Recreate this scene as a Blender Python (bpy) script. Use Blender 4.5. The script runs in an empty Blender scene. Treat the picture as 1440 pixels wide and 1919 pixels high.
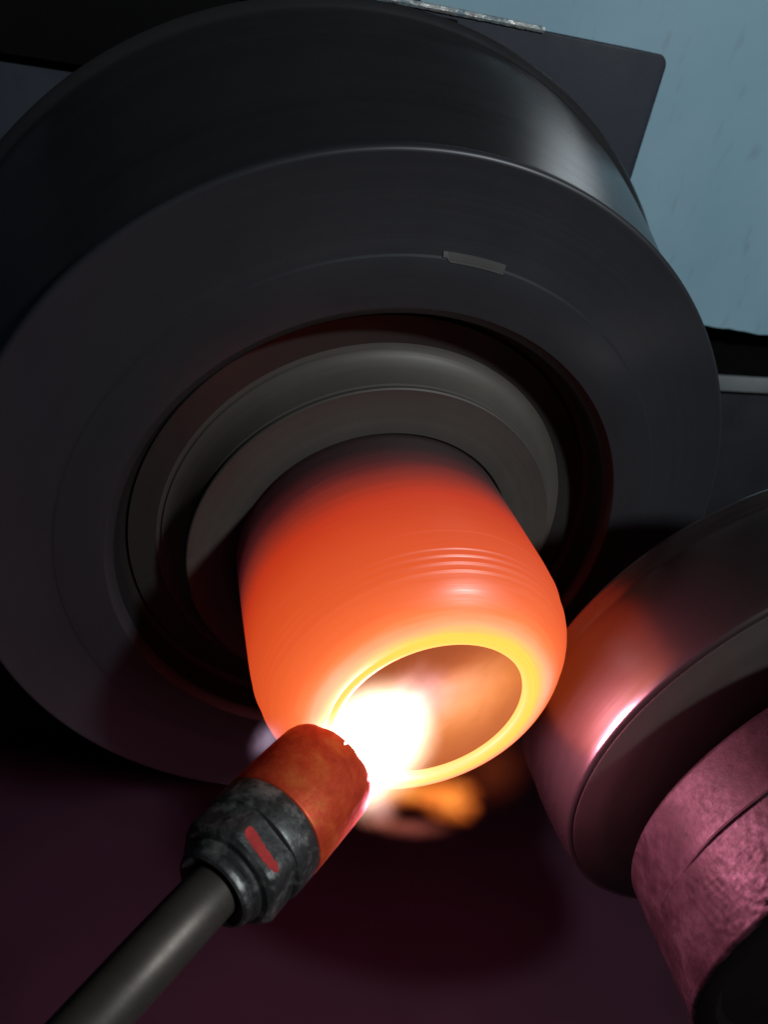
import bpy, bmesh, math, random
from mathutils import Vector, Matrix, noise

# ------------------------------------------------------------------ scale and frame
S = 0.4                                   # metres per design unit (chuck front face is 0.98 units wide)
sc = bpy.context.scene
COL = sc.collection
# world axes expressed in the camera frame (x right, y down, z forward)
XW = Vector((0.958008, 0.0, 0.286741))
YW = Vector((-0.233994, -0.577985, 0.781780))
ZW = Vector((0.165732, -0.816047, -0.553715))
CAM = Vector((-0.27589663, -0.75207754, 0.60126653))

def from_view(px, py, depth):
    """design-unit world point from a photo pixel and a distance along the lens axis"""
    q = Vector(((px-720)/1440*depth, (py-959.5)/1440*depth, depth))
    return CAM + Vector((XW.dot(q), YW.dot(q), ZW.dot(q)))
def view_dir(v):
    v = Vector(v)
    return Vector((XW.dot(v), YW.dot(v), ZW.dot(v)))

# ------------------------------------------------------------------ camera
cd = bpy.data.cameras.new('camera')
cam = bpy.data.objects.new('camera', cd); COL.objects.link(cam)
cd.sensor_fit = 'HORIZONTAL'; cd.sensor_width = 36; cd.lens = 36.0
cd.clip_start = 0.01; cd.clip_end = 100
rt = Vector((XW.x, YW.x, ZW.x)); up = -Vector((XW.y, YW.y, ZW.y)); bk = -Vector((XW.z, YW.z, ZW.z))
m = Matrix((rt, up, bk)).transposed().to_4x4(); m.translation = CAM*S
cam.matrix_world = m
cd.dof.use_dof = True; cd.dof.focus_distance = 0.80*S; cd.dof.aperture_fstop = 18
sc.camera = cam

# ------------------------------------------------------------------ world, lamps, exposure
w = bpy.data.worlds.new('World'); sc.world = w; w.use_nodes = True
w.node_tree.nodes['Background'].inputs[0].default_value = (0.55, 0.62, 0.80, 1)
w.node_tree.nodes['Background'].inputs[1].default_value = 0.005
def area_lamp(name, loc, target, size, energy, color, shape='DISK'):
    l = bpy.data.lights.new(name, 'AREA'); l.shape = shape; l.size = size*S
    l.energy = energy; l.color = color
    o = bpy.data.objects.new(name, l); COL.objects.link(o)
    o.location = Vector(loc)*S
    o.rotation_euler = (Vector(target)-Vector(loc)).to_track_quat('-Z', 'Y').to_euler()
    return o
KEY_DIR = Vector((0.43, -0.60, 0.675)).normalized()
area_lamp('workshop_lamp', KEY_DIR*5.0, (0.2, 0.2, 0), 0.42, 20.0, (0.90, 0.97, 1.0))
_rear = area_lamp('rear_lamp', (2.75, 2.75, 2.00), (0.2, 0.15, 0.45), 0.40, 0.85, (0.85, 0.95, 1.0), 'RECTANGLE')  # unseen lamp behind the wall, added for the highlight on the drum
_rear.data.size_y = 1.3*S
sc.view_settings.view_transform = 'Standard'; sc.view_settings.look = 'None'
sc.view_settings.exposure = 0; sc.view_settings.gamma = 1; sc.view_settings.use_curve_mapping = False
sc.render.engine = 'CYCLES'
cy = sc.cycles
cy.use_denoising = True
try: cy.denoiser = 'OPENIMAGEDENOISE'
except Exception: pass
cy.volume_bounces = 0; cy.max_bounces = 8; cy.diffuse_bounces = 3; cy.glossy_bounces = 4
cy.volume_step_rate = 1.6
cy.sample_clamp_indirect = 4.0
cy.use_adaptive_sampling = False

# ------------------------------------------------------------------ helpers
def tag(o, label=None, cat=None, group=None, kind=None):
    if label: o['label'] = label
    if cat: o['category'] = cat
    if group: o['group'] = group
    if kind: o['kind'] = kind
    return o
def thing(name, label, cat, loc=(0, 0, 0)):
    o = bpy.data.objects.new(name, None); COL.objects.link(o)
    o.location = Vector(loc)*S; o.empty_display_size = 0.02
    return tag(o, label, cat)
def link(name, me, mat, parent=None, smooth=True, angle=32):
    me.materials.append(mat)
    if smooth:
        me.polygons.foreach_set('use_smooth', [True]*len(me.polygons))
        me.set_sharp_from_angle(angle=math.radians(angle))
    o = bpy.data.objects.new(name, me); COL.objects.link(o)
    if parent is not None: o.parent = parent
    return o
def lathe_mesh(profile, seg=256, closed=True, off=None):
    """profile: (y, r) in design units, turned about the Y axis"""
    vs, fs = [], []
    n = len(profile)
    for i in range(seg):
        a = 2*math.pi*i/seg; c, s = math.cos(a), math.sin(a)
        for k, (y, r) in enumerate(profile):
            if off: y, r = off(k, y, r, a)
            vs.append((r*c*S, y*S, r*s*S))
    m_ = n if closed else n-1
    for i in range(seg):
        j = (i+1) % seg
        for k in range(m_):
            l = (k+1) % n
            fs.append((i*n+k, i*n+l, j*n+l, j*n+k))
    me = bpy.data.meshes.new('lathe'); me.from_pydata(vs, [], fs); me.update()
    bm = bmesh.new(); bm.from_mesh(me)
    bmesh.ops.remove_doubles(bm, verts=bm.verts, dist=1e-7)
    bmesh.ops.recalc_face_normals(bm, faces=bm.faces)
    bm.to_mesh(me); bm.free()
    return me
def lathe(name, profile, mat, parent, seg=256, closed=True, angle=32, off=None):
    return link(name, lathe_mesh(profile, seg, closed, off), mat, parent, angle=angle)
def box_mesh(x0, x1, y0, y1, z0, z1, bevel=0.0, seg=2):
    bm = bmesh.new()
    bmesh.ops.create_cube(bm, size=1)
    for v in bm.verts:
        v.co = Vector(((x0+x1)/2+v.co.x*(x1-x0), (y0+y1)/2+v.co.y*(y1-y0), (z0+z1)/2+v.co.z*(z1-z0)))*S
    if bevel:
        bmesh.ops.bevel(bm, geom=list(bm.edges), offset=bevel*S, segments=seg, profile=0.5, affect='EDGES')
    me = bpy.data.meshes.new('box'); bm.to_mesh(me); bm.free()
    return me
def arc(cy_, cr, rad, a0, a1, n):
    return [(cy_+rad*math.cos(math.radians(a0+(a1-a0)*i/n)), cr+rad*math.sin(math.radians(a0+(a1-a0)*i/n))) for i in range(n+1)]

# ------------------------------------------------------------------ materials
class NT:
    def __init__(self, name):
        self.m = bpy.data.materials.new(name); self.m.use_nodes = True
        self.t = self.m.node_tree; self.t.nodes.clear()
        self.out = self.t.nodes.new('ShaderNodeOutputMaterial')
    def n(self, kind, **kw):
        x = self.t.nodes.new(kind)
        for k, v in kw.items(): setattr(x, k, v)
        return x
    def l(self, a, b): self.t.links.new(a, b)
    def val(self, sock, v):
        if hasattr(v, 'is_linked') or hasattr(v, 'links'): self.l(v, sock)
        else: sock.default_value = v
    def math(self, op, a, b=None, c=None, clamp=False):
        x = self.n('ShaderNodeMath', operation=op); x.use_clamp = clamp
        for i, v in enumerate((a, b, c)):
            if v is not None: self.val(x.inputs[i], v)
        return x.outputs[0]
    def coord(self): return self.n('ShaderNodeTexCoord').outputs['Object']
    def noise(self, vec, scale, detail=3, rough=0.55, dist=0.0):
        x = self.n('ShaderNodeTexNoise')
        self.l(vec, x.inputs['Vector'])
        x.inputs['Scale'].default_value = scale; x.inputs['Detail'].default_value = detail
        x.inputs['Roughness'].default_value = rough; x.inputs['Distortion'].default_value = dist
        return x.outputs['Fac']
    def ramp(self, fac, stops, interp='LINEAR'):
        x = self.n('ShaderNodeValToRGB'); x.color_ramp.interpolation = interp
        e = x.color_ramp.elements
        while len(e) < len(stops): e.new(0.5)
        for el, (p, c) in zip(e, stops):
            el.position = p; el.color = (*c, 1) if len(c) == 3 else c
        self.l(fac, x.inputs[0])
        return x.outputs[0]
    def rng(self, v, a, b, c, d, smooth=False):
        x = self.n('ShaderNodeMapRange'); x.clamp = True
        if smooth: x.interpolation_type = 'SMOOTHSTEP'
        self.val(x.inputs[0], v)
        for i, q in enumerate((a, b, c, d)): self.val(x.inputs[i+1], q)
        return x.outputs[0]
    def mix(self, fac, a, b):
        x = self.n('ShaderNodeMix', data_type='RGBA')
        self.val(x.inputs[0], fac); 
        for s, v in ((x.inputs[6], a), (x.inputs[7], b)):
            if isinstance(v, tuple): s.default_value = (*v, 1) if len(v) == 3 else v
            else: self.l(v, s)
        return x.outputs[2]
    def polar(self, axis='Y'):
        """vector (radius, axial, angle) round the object's own axis"""
        sx = self.n('ShaderNodeSeparateXYZ'); self.l(self.coord(), sx.inputs[0])
        a, b, c = (sx.outputs[0], sx.outputs[2], sx.outputs[1]) if axis == 'Y' else (sx.outputs[0], sx.outputs[1], sx.outputs[2])
        r = self.math('SQRT', self.math('ADD', self.math('MULTIPLY', a, a), self.math('MULTIPLY', b, b)))
        return r, c, self.math('ARCTAN2', b, a)
    def vec(self, x, y, z):
        c = self.n('ShaderNodeCombineXYZ')
        for i, v in enumerate((x, y, z)): self.val(c.inputs[i], v)
        return c.outputs[0]
    def bsdf(self, base=None, metallic=0.0, rough=0.5, **kw):
        b = self.n('ShaderNodeBsdfPrincipled')
        def setc(s, v):
            if isinstance(v, tuple): s.default_value = (*v, 1)
            else: self.l(v, s)
        if base is not None: setc(b.inputs['Base Color'], base)
        self.val(b.inputs['Metallic'], metallic); self.val(b.inputs['Roughness'], rough)
        self.l(b.outputs[0], self.out.inputs['Surface'])
        return b
    def bump(self, b, h, strength, dist):
        x = self.n('ShaderNodeBump'); x.inputs['Strength'].default_value = strength; x.inputs['Distance'].default_value = dist
        self.l(h, x.inputs['Height']); self.l(x.outputs[0], b.inputs['Normal'])

def turned_steel(name, dark, light, metallic, rough0, rough1, rings=900, bump=0.15, axis='Y', blotch=14):
    """lathe-turned steel: fine rings round the axis, oil film blotches"""
    t = NT(name)
    r, y, a = t.polar(axis)
    rv = t.vec(r, y, t.math('MULTIPLY', a, 0.0006))
    ring = t.noise(rv, rings, 2, 0.6)
    ring2 = t.noise(rv, rings*0.12, 3, 0.6)
    blot = t.noise(t.coord(), blotch, 5, 0.6)
    f = t.math('ADD', t.math('MULTIPLY', ring2, 0.55), t.math('MULTIPLY', blot, 0.45))
    colr = t.mix(t.rng(f, 0.35, 0.65, 0, 1), dark, light)
    ro = t.rng(t.math('ADD', t.math('MULTIPLY', ring, 0.4), t.math('MULTIPLY', blot, 0.6)), 0.35, 0.65, rough0, rough1)
    b = t.bsdf(colr, metallic, ro)
    t.bump(b, ring, bump, 0.0004)
    return t.m

M_FACE = turned_steel('face_steel', (0.038, 0.039, 0.045), (0.049, 0.050, 0.057), 0.35, 0.34, 0.44, 700, 0.06)
M_DRUM = turned_steel('drum_steel', (0.075, 0.074, 0.080), (0.10, 0.099, 0.106), 0.76, 0.26, 0.34, 700, 0.05)
M_GROOVE = turned_steel('black_groove_steel', (0.008, 0.008, 0.008), (0.013, 0.012, 0.012), 0.0, 0.5, 0.6, 500, 0.1)
M_FLOOR = turned_steel('groove_floor_steel', (0.040, 0.038, 0.036), (0.060, 0.057, 0.053), 0.5, 0.36, 0.5, 500, 0.1)
M_COLLET = turned_steel('collet_steel', (0.075, 0.067, 0.058), (0.115, 0.102, 0.088), 0.30, 0.50, 0.66, 900, 0.08)
M_BRIGHT = turned_steel('bright_key_steel', (0.06, 0.06, 0.056), (0.105, 0.105, 0.098), 0.3, 0.45, 0.6, 500, 0.2)
M_ROLLER = turned_steel('roller_steel', (0.22, 0.185, 0.185), (0.26, 0.22, 0.215), 0.92, 0.27, 0.34, 600, 0.05)
M_ROLLERFACE = turned_steel('roller_face_steel', (0.060, 0.052, 0.044), (0.085, 0.075, 0.065), 0.3, 0.4, 0.55, 600, 0.08)

def painted(name, base, var, rough=0.6, scale=20, bump=0.2, spec=0.3):
    t = NT(name)
    n1 = t.noise(t.coord(), scale, 6, 0.6); n2 = t.noise(t.coord(), scale*9, 4, 0.6)
    colr = t.mix(t.rng(n1, 0.3, 0.7, 0, 1), base, var)
    b = t.bsdf(colr, 0.0, t.rng(n1, 0.3, 0.7, rough-0.12, rough+0.12))
    b.inputs['Specular IOR Level'].default_value = spec
    t.bump(b, n2, bump, 0.0005)
    return t.m
M_PLATE = painted('dark_plate', (0.026, 0.031, 0.043), (0.037, 0.044, 0.058), 0.6, 26, 0.2, 0.2)
M_BLACK = painted('black_rubber_and_shade', (0.003, 0.003, 0.003), (0.006, 0.0055, 0.0055), 0.8, 30, 0.2, 0.05)
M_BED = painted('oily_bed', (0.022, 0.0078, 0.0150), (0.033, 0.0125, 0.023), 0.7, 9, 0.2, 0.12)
M_CABINET = painted('cabinet_paint', (0.024, 0.025, 0.030), (0.034, 0.034, 0.040), 0.6, 12, 0.2, 0.2)
M_RAIL = painted('pale_rail', (0.19, 0.21, 0.215), (0.25, 0.265, 0.265), 0.5, 20)
M_CAP = painted('black_cap', (0.005, 0.004, 0.0045), (0.009, 0.006, 0.007), 0.7, 25, 0.2, 0.06)

def wall_paint():
    t = NT('blue_grey_wall_paint')
    c = t.coord()
    mp = t.n('ShaderNodeMapping'); mp.inputs['Scale'].default_value = (1, 1, 0.3); mp.inputs['Rotation'].default_value = (0, math.radians(8), 0)
    t.l(c, mp.inputs[0])
    st = t.noise(mp.outputs[0], 95, 2, 0.5)
    big = t.noise(c, 7, 4, 0.55)
    base = t.mix(t.rng(big, 0.35, 0.65, 0, 1), (0.295, 0.495, 0.60), (0.345, 0.55, 0.655))
    colr = t.mix(t.rng(st, 0.62, 0.76, 0, 0.27), base, (0.15, 0.20, 0.22))
    b = t.bsdf(colr, 0, 0.55)
    t.bump(b, t.noise(c, 160, 3), 0.15, 0.0006)
    return t.m
M_WALL = wall_paint()

def worn_edge():
    t = NT('worn_bare_edge')
    n = t.noise(t.coord(), 170, 4, 0.7)
    f = t.rng(n, 0.44, 0.54, 0, 1)
    colr = t.mix(f, (0.16, 0.23, 0.26), (0.85, 0.85, 0.82))
    b = t.bsdf(colr, t.math('MULTIPLY', f, 0.8), t.rng(n, 0.4, 0.6, 0.55, 0.3))
    t.bump(b, n, 0.6, 0.001)
    return t.m
M_WORN = worn_edge()

def hot_metal(name, stops, gain, wobble=0.05, spec=0.5):
    """steel whose glow follows its temperature along the wall: straight part by depth, dome by radius"""
    t = NT(name)
    r, y, a = t.polar()
    rv = t.vec(r, y, t.math('MULTIPLY', a, 0.003))
    ring = t.noise(rv, 420, 3, 0.6)
    drift = t.noise(t.coord(), 22, 3, 0.5)
    wob = t.math('ADD', t.math('MULTIPLY', t.math('SUBTRACT', drift, 0.5), wobble), t.math('MULTIPLY', t.math('SUBTRACT', ring, 0.5), wobble))
    path = t.math('ADD', t.math('SUBTRACT', 0.02*S, y), t.math('SUBTRACT', 0.1785*S, r))
    f = t.math('ADD', t.math('DIVIDE', path, 0.38*S), wob)
    colr = t.ramp(f, stops)
    b = t.bsdf((0.040, 0.032, 0.030), 0.2, t.rng(ring, 0.3, 0.7, 0.30, 0.5))
    b.inputs['Specular IOR Level'].default_value = spec
    t.l(colr, b.inputs['Emission Color']); b.inputs['Emission Strength'].default_value = gain
    t.bump(b, ring, 0.10, 0.0004)
    return t.m
def yy(y, r=0.1785): return (0.02-y+0.1785-r)/0.38
M_HOT = hot_metal('glowing_shell', [
    (0.0, (0, 0, 0)), (yy(-0.025), (0.008, 0.001, 0.002)), (yy(-0.055), (0.06, 0.007, 0.008)), (yy(-0.085), (0.25, 0.022, 0.012)),
    (yy(-0.12), (0.55, 0.038, 0.010)), (yy(-0.17), (0.68, 0.068, 0.015)), (yy(-0.225, 0.168), (0.82, 0.105, 0.023)),
    (yy(-0.25, 0.15), (1.02, 0.16, 0.036)), (yy(-0.257, 0.137), (1.5, 0.25, 0.065)), (yy(-0.2615, 0.125), (2.2, 0.47, 0.21)), (yy(-0.2635, 0.119), (2.2, 0.60, 0.19)), (yy(-0.2652, 0.1135), (2.0, 0.76, 0.10))], 0.95, 0.03, 0.9)
M_LIP = hot_metal('yellow_hot_lip', [(0.0, (2.0, 0.76, 0.10)), (0.92, (2.0, 0.76, 0.10)), (1.0, (1.8, 0.78, 0.12))], 0.97, 0.01, 0.05)
M_INNER = hot_metal('glowing_bore', [(0.0, (0.22, 0.04, 0.01)), (yy(-0.10), (0.42, 0.090, 0.014)), (yy(-0.17), (0.66, 0.19, 0.018)), (yy(-0.22, 0.155), (0.50, 0.12, 0.012)), (yy(-0.24, 0.135), (0.34, 0.07, 0.010)), (yy(-0.258, 0.1), (0.8, 0.24, 0.04))], 0.95, 0.05, 0.2)

def copper():
    t = NT('heat_stained_copper')
    c = t.coord()
    n = t.noise(c, 55, 6, 0.65, 0.4); n2 = t.noise(c, 320, 4, 0.6)
    colr = t.ramp(n, [(0.30, (0.52, 0.034, 0.014)), (0.5, (0.78, 0.085, 0.026)), (0.68, (0.92, 0.22, 0.05))])
    b = t.bsdf(colr, 0.35, t.rng(n2, 0.3, 0.7, 0.38, 0.60))
    t.bump(b, n2, 0.35, 0.0006)
    return t.m
M_COPPER = copper()
def fitting_steel():
    t = NT('scuffed_fitting_steel')
    c = t.coord()
    n = t.noise(c, 90, 5, 0.65); n2 = t.noise(c, 420, 4, 0.65)
    f = t.rng(n, 0.52, 0.66, 0, 1)
    colr = t.mix(f, (0.10, 0.10, 0.10), (0.42, 0.42, 0.40))
    b = t.bsdf(colr, 0.75, t.rng(n2, 0.3, 0.7, 0.32, 0.55))
    t.bump(b, n2, 0.4, 0.0005)
    return t.m
M_FIT = fitting_steel()
M_TUBE = turned_steel('torch_tube_steel', (0.080, 0.068, 0.060), (0.115, 0.098, 0.085), 0.6, 0.40, 0.52, 400, 0.08, 'Z', 30)
M_RED = painted('red_paint_mark', (0.62, 0.05, 0.045), (0.36, 0.025, 0.025), 0.6, 160)
def cast_iron():
    t = NT('rough_cast_sleeve')
    c = t.coord()
    n = t.noise(c, 60, 8, 0.7, 0.2); n2 = t.noise(c, 420, 5, 0.7)
    colr = t.ramp(n, [(0.34, (0.019, 0.012, 0.015)), (0.5, (0.037, 0.023, 0.030)), (0.66, (0.066, 0.049, 0.060))])
    b = t.bsdf(colr, 0.30, t.rng(n2, 0.3, 0.7, 0.42, 0.62))
    b.inputs['Specular IOR Level'].default_value = 0.35
    t.bump(b, t.math('ADD', t.math('MULTIPLY', n, 0.4), t.math('MULTIPLY', n2, 0.6)), 0.25, 0.0008)
    return t.m
M_CAST = cast_iron()

# ------------------------------------------------------------------ the setting
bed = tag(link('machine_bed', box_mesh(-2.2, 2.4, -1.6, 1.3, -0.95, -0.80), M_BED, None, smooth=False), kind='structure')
wall_me = bpy.data.meshes.new('wall')
# wall panel with its ragged lower edge
def build_wall():
    rnd = random.Random(4)
    bm = bmesh.new()
    n = 140; x0, x1 = 0.20, 2.6; y0, y1 = 0.90, 0.93
    fr, bkv = [], []
    for i in range(n+1):
        x = x0+(x1-x0)*i/n
        z = 0.022-0.05*(x-1.2)+0.006*noise.noise(Vector((x*9, 0, 3)))+0.004*noise.noise(Vector((x*31, 2, 3)))
        fr.append((bm.verts.new(Vector((x, y0, z))*S), bm.verts.new(Vector((x, y0, 0.80))*S)))
        bkv.append((bm.verts.new(Vector((x, y1, z))*S), bm.verts.new(Vector((x, y1, 0.80))*S)))
    for i in range(n):
        bm.faces.new((fr[i][0], fr[i+1][0], fr[i+1][1], fr[i][1]))
        bm.faces.new((bkv[i+1][0], bkv[i][0], bkv[i][1], bkv[i+1][1]))
        bm.faces.new((fr[i+1][0], fr[i][0], bkv[i][0], bkv[i+1][0]))
    bmesh.ops.recalc_face_normals(bm, faces=bm.faces)
    bm.to_mesh(wall_me); bm.free()
build_wall()
tag(link('wall', wall_me, M_WALL, None, smooth=False), kind='structure')
tag(link('gap_shade', box_mesh(-1.6, 2.6, 0.97, 1.0, -0.9, 0.2), M_BLACK, None, smooth=False), kind='structure')  # black sheet standing in for the shade in the gap under the wall

cab = thing('machine_cabinet', 'dark grey cabinet with a pale rail along its top, under the blue-grey wall', 'cabinet', (1.4, 0.75, -0.80))
o = link('cabinet_body', box_mesh(0.30, 2.4, 0.87, 0.965, -0.795, -0.135, 0.004), M_CABINET, cab); o.location = -cab.location
o = link('top_rail', box_mesh(0.28, 2.42, 0.852, 0.868, -0.1335, -0.092, 0.003), M_RAIL, cab); o.location = -cab.location

# headstock plate behind the chuck
hs = thing('headstock_plate', 'dark painted square-cornered headstock plate behind the big chuck', 'machine plate', (-0.3, 0.45, -0.80))
def plate_mesh():
    bm = bmesh.new()
    x0, x1, z0, z1, y0, y1, r = -1.5, 0.452, -0.795, 0.592, 0.42, 0.50, 0.016
    pts = [(x0, z0), (x1+0.02, z0)]
    pts += [(x1-r+r*math.cos(a), z1-r+r*math.sin(a)) for a in [math.radians(q) for q in range(0, 91, 10)]]
    pts += [(x0, z1)]
    f = bm.faces.new([bm.verts.new(Vector((x, y0, z))*S) for x, z in pts])
    g = bmesh.ops.extrude_face_region(bm, geom=[f])
    for v in g['geom']:
        if isinstance(v, bmesh.types.BMVert): v.co.y = y1*S
    bmesh.ops.recalc_face_normals(bm, faces=bm.faces)
    edges = [e for e in bm.edges if all(abs(v.co.y-y0*S) < 1e-6 for v in e.verts)]
    bmesh.ops.bevel(bm, geom=edges, offset=0.004*S, segments=2, profile=0.5, affect='EDGES')
    me = bpy.data.meshes.new('plate'); bm.to_mesh(me); bm.free()
    return me
o = link('plate', plate_mesh(), M_PLATE, hs); o.location = -hs.location
def worn_strip():
    bm = bmesh.new(); n = 90; rows = []
    for i in range(n+1):
        x = -0.15+0.395*i/n
        j = 0.0016*noise.noise(Vector((x*60, 1, 0)))+0.0012*noise.noise(Vector((x*170, 4, 0)))
        k = 0.0016*noise.noise(Vector((x*80, 7, 0)))
        e = min(1, (n-i)/12)
        rows.append([bm.verts.new(Vector(p)*S) for p in ((x, 0.4178, 0.5895-j*0.6), (x, 0.4165+k*0.3, 0.5925+j*0.4), (x, 0.4195+k, 0.5965+j*0.3), (x, 0.435, 0.5975), (x, 0.4595, 0.5965))])
    for i in range(n):
        for q in range(4): bm.faces.new((rows[i][q], rows[i+1][q], rows[i+1][q+1], rows[i][q+1]))
    bmesh.ops.recalc_face_normals(bm, faces=bm.faces)
    me = bpy.data.meshes.new('worn'); bm.to_mesh(me); bm.free(); return me
o = link('worn_edge', worn_strip(), M_WORN, hs); o.location = -hs.location
tag(o, 'chipped bare-metal top edge')

gs = thing('rubber_strip', 'black rubber strip along the top of the headstock plate', 'strip', (-0.4, 0.41, 0.58))
o = link('strip', box_mesh(-1.45, 0.112, 0.398, 0.418, 0.566, 0.585, 0.003), M_BLACK, gs); o.location = -gs.location
gd = thing('black_panel', 'flat black box over the upper left of the headstock plate', 'guard', (-0.6, 0.36, 0.46))
o = link('panel_box', box_mesh(-1.45, -0.06, 0.406, 0.4185, 0.462, 0.564, 0.002), M_BLACK, gd); o.location = -gd.location  # thin black box covering the plate's upper left

# ------------------------------------------------------------------ chuck
chuck = thing('lathe_chuck', 'large dark turned-steel lathe chuck with wide flat ring face', 'chuck')
face = [(0.0, 0.3330), (0.0, 0.386), (0.0003, 0.3870), (0.0009, 0.3888), (0.0012, 0.3900), (0.0014, 0.4835)] + arc(0.0074, 0.4842, 0.006, 180, 90, 6)
face += [(0.015, 0.4902), (0.0175, 0.4885), (0.0195, 0.4850), (0.0205, 0.4820), (0.0205, 0.330), (0.012, 0.3225), (0.008, 0.3240)]
lathe('face_plate', face, M_FACE, chuck, 384)
drum = [(0.0210, 0.34)] + [(0.0210+0.301*k/24, 0.480+0.096*(1-(1-k/24)**1.12)) for k in range(25)]
drum += [(0.325, 0.5770), (0.328, 0.580), (0.332, 0.586), (0.338, 0.590), (0.346, 0.590), (0.352, 0.586), (0.356, 0.560), (0.376, 0.550), (0.376, 0.34)]
lathe('drum', drum, M_DRUM, chuck, 384)
lathe('groove_wall', [(0.0125, 0.3228), (0.0410, 0.3195), (0.0470, 0.3150), (0.0515, 0.3085), (0.052, 0.28), (0.060, 0.28), (0.060, 0.3300), (0.0206, 0.3296)], M_GROOVE, chuck, 256)
coll = [(0.0015, 0.1800), (0.0, 0.1815), (0.0, 0.2375), (0.0012, 0.2392), (0.0035, 0.2400), (0.0052, 0.2400), (0.0060, 0.2388), (0.0076, 0.2388), (0.0084, 0.2410), (0.018, 0.2452), (0.028, 0.2510), (0.036, 0.2575), (0.0415, 0.2640), (0.0425, 0.2672), (0.0450, 0.2690), (0.0458, 0.2720), (0.0462, 0.2740), (0.145, 0.2740), (0.145, 0.1805)]
lathe('collet_ring', coll, M_COLLET, chuck, 320)
lathe('groove_floor', [(0.0458, 0.2745), (0.0462, 0.3070), (0.0500, 0.3078), (0.0500, 0.2745)], M_FLOOR, chuck, 256)
# shallow bright key seat on the face step
def key_mesh():
    bm = bmesh.new(); a0, a1 = math.atan2(0.385, 0.0075), math.atan2(0.381, 0.079)
    top, bot = [], []
    n = 16
    for i in range(n+1):
        a = a0+(a1-a0)*i/n
        e = 0.0105 if i > 1 else 0.006
        for r, y, lst in ((0.3945, 0.0010, top), (0.3945-e, -0.0006, bot)):
            lst.append(bm.verts.new(Vector((r*math.cos(a), y, r*math.sin(a)))*S))
    b2 = [bm.verts.new(v.co+Vector((0, 0.004*S, 0))) for v in bot]; t2 = [bm.verts.new(v.co+Vector((0, 0.003*S, 0))) for v in top]
    for i in range(n):
        bm.faces.new((top[i], top[i+1], bot[i+1], bot[i])); bm.faces.new((bot[i], bot[i+1], b2[i+1], b2[i])); bm.faces.new((t2[i], t2[i+1], top[i+1], top[i])); bm.faces.new((b2[i], b2[i+1], t2[i+1], t2[i]))
    for i in (0, n): bm.faces.new((top[i], bot[i], b2[i], t2[i]))
    bmesh.ops.recalc_face_normals(bm, faces=bm.faces)
    me = bpy.data.meshes.new('key'); bm.to_mesh(me); bm.free(); return me
tag(link('key_plate', key_mesh(), M_BRIGHT, chuck, smooth=False), 'small bright scuffed key plate on the chuck face')

# ------------------------------------------------------------------ glowing workpiece
wp = thing('hot_workpiece', 'glowing orange-red steel shell with open yellow-hot mouth, gripped in the chuck', 'hot metal shell')
prof = [(0.142, 0.1785), (0.0, 0.1785)]
Y1, YL, RL = -0.148, -0.2652, 0.1112
def rad(y):
    """straight wall closing into a rounded dome that ends flat at the mouth"""
    if y > Y1: return 0.1785
    t = min(1.0, (Y1-y)/(Y1-YL))
    return RL+(0.1785-RL)*max(0.0, 1-t**2.6)**0.62
yv = [-0.01-0.0015*i for i in range(60)]
yv += [Y1+(YL-Y1)*math.sin(math.pi/2*i/90) for i in range(1, 91)]
yv = sorted(yv+[-0.178-0.0003*i for i in range(180)], reverse=True)
for y in yv:
    r = rad(y)
    for q, h in ((-0.183, 0.0007), (-0.2060, 0.0010), (-0.2135, 0.0013), (-0.2205, 0.0013), (-0.2275, 0.0010)):
        r += h*math.exp(-((y-q)/0.0013)**2)
    prof.append((y, r))
shell = lathe('shell', prof, M_HOT, wp, 320, closed=False, angle=80)
lip = [(YL, RL), (-0.2668, 0.1088), (-0.2676, 0.1062), (-0.2674, 0.1035), (-0.2664, 0.1016), (-0.2645, 0.1003), (-0.2615, 0.0997), (-0.2585, 0.1000)]
lathe('mouth_lip', lip, M_LIP, wp, 320, closed=False, angle=80)
inner = [(-0.2585, 0.1000), (-0.254, 0.107), (-0.249, 0.118), (-0.240, 0.134), (-0.226, 0.149), (-0.205, 0.158), (-0.17, 0.164), (-0.1, 0.166), (0.0, 0.166), (0.12, 0.166), (0.14, 0.150), (0.142, 0.0001)]
lathe('bore', inner, M_INNER, wp, 256, closed=False, angle=60)

# ------------------------------------------------------------------ forming roller and the sleeve that carries it
RC = Vector((0.4995, 0.0, -0.0772))
roll = thing('forming_roller', 'large polished steel forming roller pressed against the glowing shell', 'roller', RC)
rp = [(-0.298, 0.27), (-0.298, 0.3152), (-0.312, 0.3154)] + arc(-0.306, 0.3172, 0.006, 180, 110, 5)
rp += [(-0.300, 0.3236), (-0.290, 0.3248), (-0.27, 0.3262), (-0.245, 0.3270), (-0.222, 0.3266), (-0.208, 0.3254), (-0.200, 0.3242), (-0.197, 0.3236), (-0.194, 0.3240), (-0.190, 0.3250), (-0.183, 0.3245)] 
rp += arc(-0.176, 0.3165, 0.008, 100, 10, 5)
rp += [(-0.166, 0.300), (-0.160, 0.10), (-0.29, 0.10)]
lathe('roller_tyre', rp, M_ROLLER, roll, 384)
lathe('roller_face', [(-0.3125, 0.12), (-0.3132, 0.13), (-0.3132, 0.3140), (-0.3126, 0.3150), (-0.30, 0.3150), (-0.30, 0.12)], M_ROLLERFACE, roll, 256)

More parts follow.
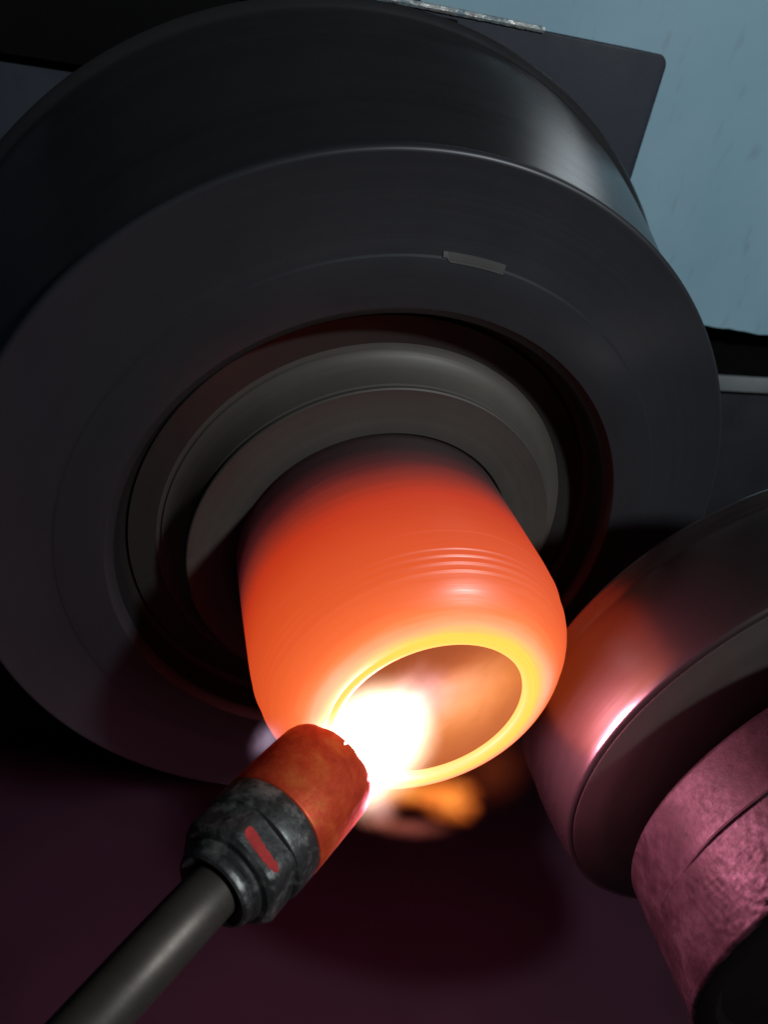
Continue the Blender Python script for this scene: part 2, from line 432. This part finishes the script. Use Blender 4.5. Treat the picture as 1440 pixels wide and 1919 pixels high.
slv = thing('tool_sleeve', 'rough cast tool sleeve with a worn ridge, in front of the steel roller', 'machine part', RC)
def sleeve_mesh():
    """machined behind a turned step at y = -0.433, rough as cast in front of it"""
    na = 760
    ysl = [-0.366-0.146*k/120 for k in range(121)]
    ysl = sorted(set(round(v, 5) for v in ysl+[-0.433+0.0004*q for q in range(-9, 10)]), reverse=True)
    n = len(ysl); vs, fs = [], []
    for i in range(na):
        a = 2*math.pi*i/na
        ca, sa = math.cos(a), math.sin(a)
        wv = 0.0012*noise.noise(Vector((ca*4, sa*4, 9)))
        strength = max(0.15, min(1.0, 1.0-(a-2.85)/0.25)) if a > 2.0 else 1.0
        for k, y in enumerate(ysl):
            t = (-0.366-y)/0.146
            r = 0.2705+0.0085*t
            p = Vector((ca*r, y, sa*r))
            d = (-0.433+wv)-y                               # > 0 on the rough side
            step = 1/(1+math.exp(-max(-60, min(60, d*2600))))
            far = min(1, max(0, d/0.03))
            rough = 0.0005*noise.noise(p*70)+0.0007*noise.noise(p*150+Vector((3, 1, 4)))+0.0005*noise.noise(p*300)
            r += step*(rough*(0.35+0.65*far)*(0.5+0.5*strength)-0.0016*strength)+(1-step)*0.0002*noise.noise(p*25)
            r += 0.0012*strength*math.exp(-((d+0.0012)/0.0011)**2)
            edge = min(t, 1-t)
            if edge < 0.03: r -= 0.003*(1-edge/0.03)**2
            y_ = y+(0.0012*noise.noise(Vector((ca*9, sa*9, 5))) if k == n-1 else 0)
            vs.append((ca*r*S, y_*S, sa*r*S))
    for i in range(na):
        j = (i+1) % na
        for k in range(n-1): fs.append((i*n+k, i*n+k+1, j*n+k+1, j*n+k))
    me = bpy.data.meshes.new('sleeve'); me.from_pydata(vs, [], fs); me.update()
    return me
link('sleeve', sleeve_mesh(), M_CAST, slv, angle=75)
lathe('neck', [(-0.370, 0.268), (-0.369, 0.17), (-0.318, 0.165), (-0.316, 0.12), (-0.376, 0.12)], M_CAP, slv, 192)
tag(lathe('end_cap', [(-0.5105, 0.2765), (-0.5140, 0.2700), (-0.5150, 0.255), (-0.508, 0.245), (-0.506, 0.0001), (-0.50, 0.0001), (-0.50, 0.2765)], M_CAP, slv, 256), 'matt black end cap')

# ------------------------------------------------------------------ gas torch
TIPZ = 0.70
tip = from_view(613, 1441, TIPZ)
vh = Vector((( 560-720)/1440, (1550-959.5)/1440, 1)).normalized()
e = Vector((0.668, -0.744, 0)); e = (e-vh*e.dot(vh)).normalized()
cosA = 0.56
a_cam = vh*cosA+e*math.sqrt(1-cosA*cosA)
t_cam = (vh*0.02+e).normalized()                   # direction of the straight tube further back
AX = view_dir(a_cam); TX = view_dir(t_cam)
torch = thing('gas_torch', 'gas torch with heat-stained copper nozzle aimed into the glowing mouth', 'torch', tip)
q = Vector((0, 0, 1)).rotation_difference(AX)
RHO = 0.0505
def zlathe(name, prof, mat, seg=96, angle=35, off=None, closed=True):
    """profile (z, r) in nozzle radii, z along the torch axis, tip at z = 0"""
    vs, fs = [], []; n = len(prof)
    for i in range(seg):
        a = 2*math.pi*i/seg
        for k, (z, r) in enumerate(prof):
            if off: z, r = off(k, z, r, a)
            vs.append((r*math.cos(a)*RHO*S, r*math.sin(a)*RHO*S, z*RHO*S))
    mm = n if closed else n-1
    for i in range(seg):
        j = (i+1) % seg
        for k in range(mm):
            l = (k+1) % n; fs.append((i*n+k, i*n+l, j*n+l, j*n+k))
    me = bpy.data.meshes.new(name); me.from_pydata(vs, [], fs); me.update()
    bm = bmesh.new(); bm.from_mesh(me); bmesh.ops.remove_doubles(bm, verts=bm.verts, dist=1e-7); bmesh.ops.recalc_face_normals(bm, faces=bm.faces); bm.to_mesh(me); bm.free()
    o = link(name, me, mat, torch, angle=angle)
    o.rotation_mode = 'QUATERNION'; o.rotation_quaternion = q
    return o
def chip(k, z, r, a):
    if 1 <= k <= 4:
        f = noise.noise(Vector((math.cos(a)*3.1, math.sin(a)*3.1, 2.0)))
        g = noise.noise(Vector((math.cos(a)*9, math.sin(a)*9, 7.0)))
        z -= max(0, f*0.06)+(0.10 if g > 0.42 else 0.0)
        r += 0.006*g
    return z, r
zlathe('copper_nozzle', [(-0.25, 0.62), (-0.01, 0.66), (0.0, 0.72), (0.0, 0.90), (-0.05, 0.965), (-0.15, 0.99), (-0.5, 1.0), (-1.0, 1.0), (-1.6, 1.0), (-1.63, 0.99), (-1.64, 0.975), (-1.64, 0.60)], M_COPPER, 144, off=chip)
zlathe('nozzle_core', [(-0.20, 0.62), (-0.18, 0.10), (-0.6, 0.10), (-0.6, 0.62)], M_FIT, 48)
zlathe('collar', [(-1.645, 0.60), (-1.645, 0.97), (-1.66, 0.985), (-1.70, 0.99), (-2.10, 0.985), (-2.16, 0.965), (-2.18, 0.935), (-2.185, 0.50)], M_FIT, 128)
def hexnut():
    bm = bmesh.new(); rings = []
    for z, rc, rr in ((-2.18, 1.0, 0.955), (-2.62, 1.0, 0.955), (-2.70, 1.0, 0.90), (-2.76, 1.0, 0.82), (-2.765, 0.50, 0.5)):
        ring = []
        for i in range(72):
            a = 2*math.pi*i/72
            h = rc*math.cos(math.pi/6)/math.cos(((a+0.30) % (math.pi/3))-math.pi/6)
            r = min(h, rr)
            ring.append(bm.verts.new(Vector((r*math.cos(a), r*math.sin(a), z))*RHO*S))
        rings.append(ring)
    for p_, q_ in zip(rings, rings[1:]):
        for i in range(72): bm.faces.new((p_[i], p_[(i+1) % 72], q_[(i+1) % 72], q_[i]))
    bmesh.ops.recalc_face_normals(bm, faces=bm.faces)
    me = bpy.data.meshes.new('hex'); bm.to_mesh(me); bm.free()
    o = link('hex_nut', me, M_FIT, torch, angle=20); o.rotation_mode = 'QUATERNION'; o.rotation_quaternion = q
    return o
nut = hexnut()
zlathe('ferrule', [(-2.76, 0.50), (-2.76, 0.70), (-2.79, 0.73), (-2.84, 0.73), (-2.88, 0.70), (-2.90, 0.665), (-2.93, 0.68), (-2.99, 0.675), (-3.04, 0.65), (-3.065, 0.60), (-3.04, 0.55), (-3.00, 0.47)], M_FIT, 96)
# red painted stripe lying on one flat of the nut
def red_mark():
    bm = bmesh.new()
    ac = RED_A
    # nut flat normal nearest to RED_A
    cands = [-0.30+math.pi/6+i*math.pi/3 for i in range(6)]
    nrm = min(cands, key=lambda c: abs((c-ac+math.pi) % (2*math.pi)-math.pi))
    apo = 1.0*math.cos(math.pi/6)+0.006
    N = Vector((math.cos(nrm), math.sin(nrm), 0)); T = Vector((-math.sin(nrm), math.cos(nrm), 0))
    n = 40; lo, hi, lo2, hi2 = [], [], [], []
    for i in range(n+1):
        s_ = -0.40+0.78*i/n
        ww = (0.10-0.03*i/n+0.018*noise.noise(Vector((i*0.45, 0, 1))))*min(1, (i+0.4)/4, (n-i+0.4)/6)**0.5
        z0 = -2.50-0.04*math.sin(i/n*2.2)+0.02*noise.noise(Vector((i*0.3, 3, 1)))
        for lst, z, ap in ((lo, z0-ww, apo), (hi, z0+ww, apo), (lo2, z0-ww, apo-0.012), (hi2, z0+ww, apo-0.012)):
            lst.append(bm.verts.new((N*ap+T*s_+Vector((0, 0, z)))*RHO*S))
    for i in range(n):
        bm.faces.new((lo[i], lo[i+1], hi[i+1], hi[i])); bm.faces.new((lo2[i], lo2[i+1], lo[i+1], lo[i])); bm.faces.new((hi[i], hi[i+1], hi2[i+1], hi2[i]))
    bmesh.ops.recalc_face_normals(bm, faces=bm.faces)
    me = bpy.data.meshes.new('mark'); bm.to_mesh(me); bm.free()
    o = link('paint_mark', me, M_RED, nut); tag(o, 'red painted mark'); return o
# direction on the nut that faces the lens, in the torch's own frame
to_cam = (q.inverted() @ (CAM-tip))
RED_A = math.atan2(to_cam.y, to_cam.x)-0.25
red_mark()
# tube: leaves the ferrule along the axis, bends gently, runs straight out of the frame
def tube_mesh():
    pts = []; p = -AX*2.7*RHO; d = -AX
    step = 0.006; L = 0.0
    tgt = -TX
    while L < 0.75:
        pts.append(p.copy())
        k = 0.0 if L < 0.03 else (0.10 if L < 0.30 else 0.0)
        d = (d*(1-k)+tgt*k).normalized()
        p = p+d*step; L += step
    seg = 40; vs, fs = [], []
    ref = AX.cross(TX).normalized()
    for i, c in enumerate(pts):
        tn = (pts[min(i+1, len(pts)-1)]-pts[max(i-1, 0)]).normalized()
        b1 = ref; b2 = tn.cross(b1).normalized()
        for s_ in range(seg):
            a = 2*math.pi*s_/seg
            vs.append(tuple((c+(b1*math.cos(a)+b2*math.sin(a))*0.0218)*S))
    for i in range(len(pts)-1):
        for s_ in range(seg):
            fs.append((i*seg+s_, i*seg+(s_+1) % seg, (i+1)*seg+(s_+1) % seg, (i+1)*seg+s_))
    fs.append(tuple(range((len(pts)-1)*seg, len(pts)*seg)))
    me = bpy.data.meshes.new('tube'); me.from_pydata(vs, [], fs); me.update()
    return me
link('gas_tube', tube_mesh(), M_TUBE, torch, angle=60)

# ------------------------------------------------------------------ flame (glowing gas) and the light it gives
def flame_mat(name, colr_in, colr_out, strength, nscale=2.0, namt=0.6, power=1.5, seed=0.0):
    t = NT(name)
    c = t.coord()
    ln = t.n('ShaderNodeVectorMath', operation='LENGTH'); t.l(c, ln.inputs[0])
    mp = t.n('ShaderNodeMapping'); mp.inputs['Location'].default_value = (seed, seed*1.7, -seed)
    t.l(c, mp.inputs[0])
    nz = t.noise(mp.outputs[0], nscale, 4, 0.6, 0.6)
    fall = t.math('POWER', t.rng(t.math('ADD', ln.outputs['Value'], t.math('MULTIPLY', t.math('SUBTRACT', nz, 0.5), namt)), 0.0, 0.95, 1, 0, True), power)
    em = t.n('ShaderNodeEmission')
    t.l(t.mix(fall, colr_out, colr_in), em.inputs[0])
    t.l(t.math('MULTIPLY', fall, strength), em.inputs[1])
    t.l(em.outputs[0], t.out.inputs['Volume'])
    return t.m
flame = thing('torch_flame', 'white-hot gas flame between the copper nozzle and the glowing mouth', 'flame', from_view(690, 1395, 0.775))
def blob(name, px, py, depth, rx, ry, rz, rot, mat):
    """soft ellipsoid of glowing gas; rx, ry across and rz along the view, in design units"""
    bm = bmesh.new(); bmesh.ops.create_icosphere(bm, subdivisions=3, radius=1)
    me = bpy.data.meshes.new(name); bm.to_mesh(me); bm.free()
    o = link(name, me, mat, flame)
    ca, sa = math.cos(math.radians(rot)), math.sin(math.radians(rot))
    ex, ey = view_dir((ca, sa, 0)), view_dir((-sa, ca, 0)); ez = ex.cross(ey)
    M = Matrix((ex, ey, ez)).transposed().to_4x4() @ Matrix.Diagonal((rx*S, ry*S, rz*S, 1))
    M.translation = from_view(px, py, depth)*S-flame.location
    o.matrix_local = M
    return o
blob('flame_core', 684, 1398, 0.765, 0.098, 0.072, 0.07, -35, flame_mat('flame_core_gas', (1, 0.97, 0.95), (1.0, 0.78, 0.50), 330, 1.3, 0.35, 1.25, 1.0))
blob('flame_plume', 765, 1335, 0.835, 0.095, 0.055, 0.06, -38, flame_mat('flame_plume_gas', (0.95, 0.66, 0.80), (0.80, 0.38, 0.30), 62, 1.6, 0.7, 1.2, 3.0))
blob('flame_plume', 880, 1300, 0.87, 0.085, 0.050, 0.06, -40, flame_mat('flame_far_gas', (1.0, 0.50, 0.30), (0.8, 0.28, 0.08), 26, 1.5, 1.0, 1.2, 5.0))
M_TONGUE = flame_mat('flame_tongue_gas', (1.0, 0.32, 0.05), (0.9, 0.15, 0.02), 78, 1.3, 0.55, 1.0, 7.0)
M_PINK = flame_mat('flame_pink_gas', (0.95, 0.50, 0.46), (0.7, 0.2, 0.10), 70, 1.3, 0.5, 1.0, 9.0)
blob('flame_tongue', 846, 1497, 0.80, 0.046, 0.036, 0.032, 8, M_TONGUE)
blob('flame_tongue', 700, 1506, 0.79, 0.040, 0.034, 0.03, 30, M_PINK)
blob('flame_tongue', 770, 1483, 0.80, 0.070, 0.024, 0.03, 3, M_TONGUE)
blob('flame_tongue', 765, 1550, 0.81, 0.066, 0.018, 0.02, 3, flame_mat('flame_thin_gas', (0.7, 0.18, 0.12), (0.4, 0.08, 0.06), 36, 1.3, 0.5, 1.0, 11.0))
blob('flame_tongue', 925, 1440, 0.84, 0.060, 0.050, 0.04, -40, flame_mat('flame_faint_gas', (0.7, 0.12, 0.03), (0.5, 0.06, 0.02), 7, 1.2, 0.5, 1.0, 15.0))
blob('flame_wisp', 506, 1385, 0.80, 0.036, 0.024, 0.03, -50, flame_mat('flame_wisp_gas', (0.80, 0.62, 0.82), (0.4, 0.22, 0.36), 44, 1.6, 0.6, 1.2, 13.0))
fl = bpy.data.lights.new('flame_light', 'POINT'); fl.energy = 0.9; fl.color = (1.0, 0.32, 0.52); fl.shadow_soft_size = 0.040*S
flo = bpy.data.objects.new('flame_light', fl); COL.objects.link(flo); flo.parent = flame
flo.location = from_view(718, 1432, 0.762)*S-flame.location

fl2 = bpy.data.lights.new('flame_tongue_light', 'POINT'); fl2.energy = 0.55; fl2.color = (1.0, 0.30, 0.42); fl2.shadow_soft_size = 0.030*S
flo2 = bpy.data.objects.new('flame_tongue_light', fl2); COL.objects.link(flo2); flo2.parent = flame
flo2.location = from_view(780, 1500, 0.803)*S-flame.location
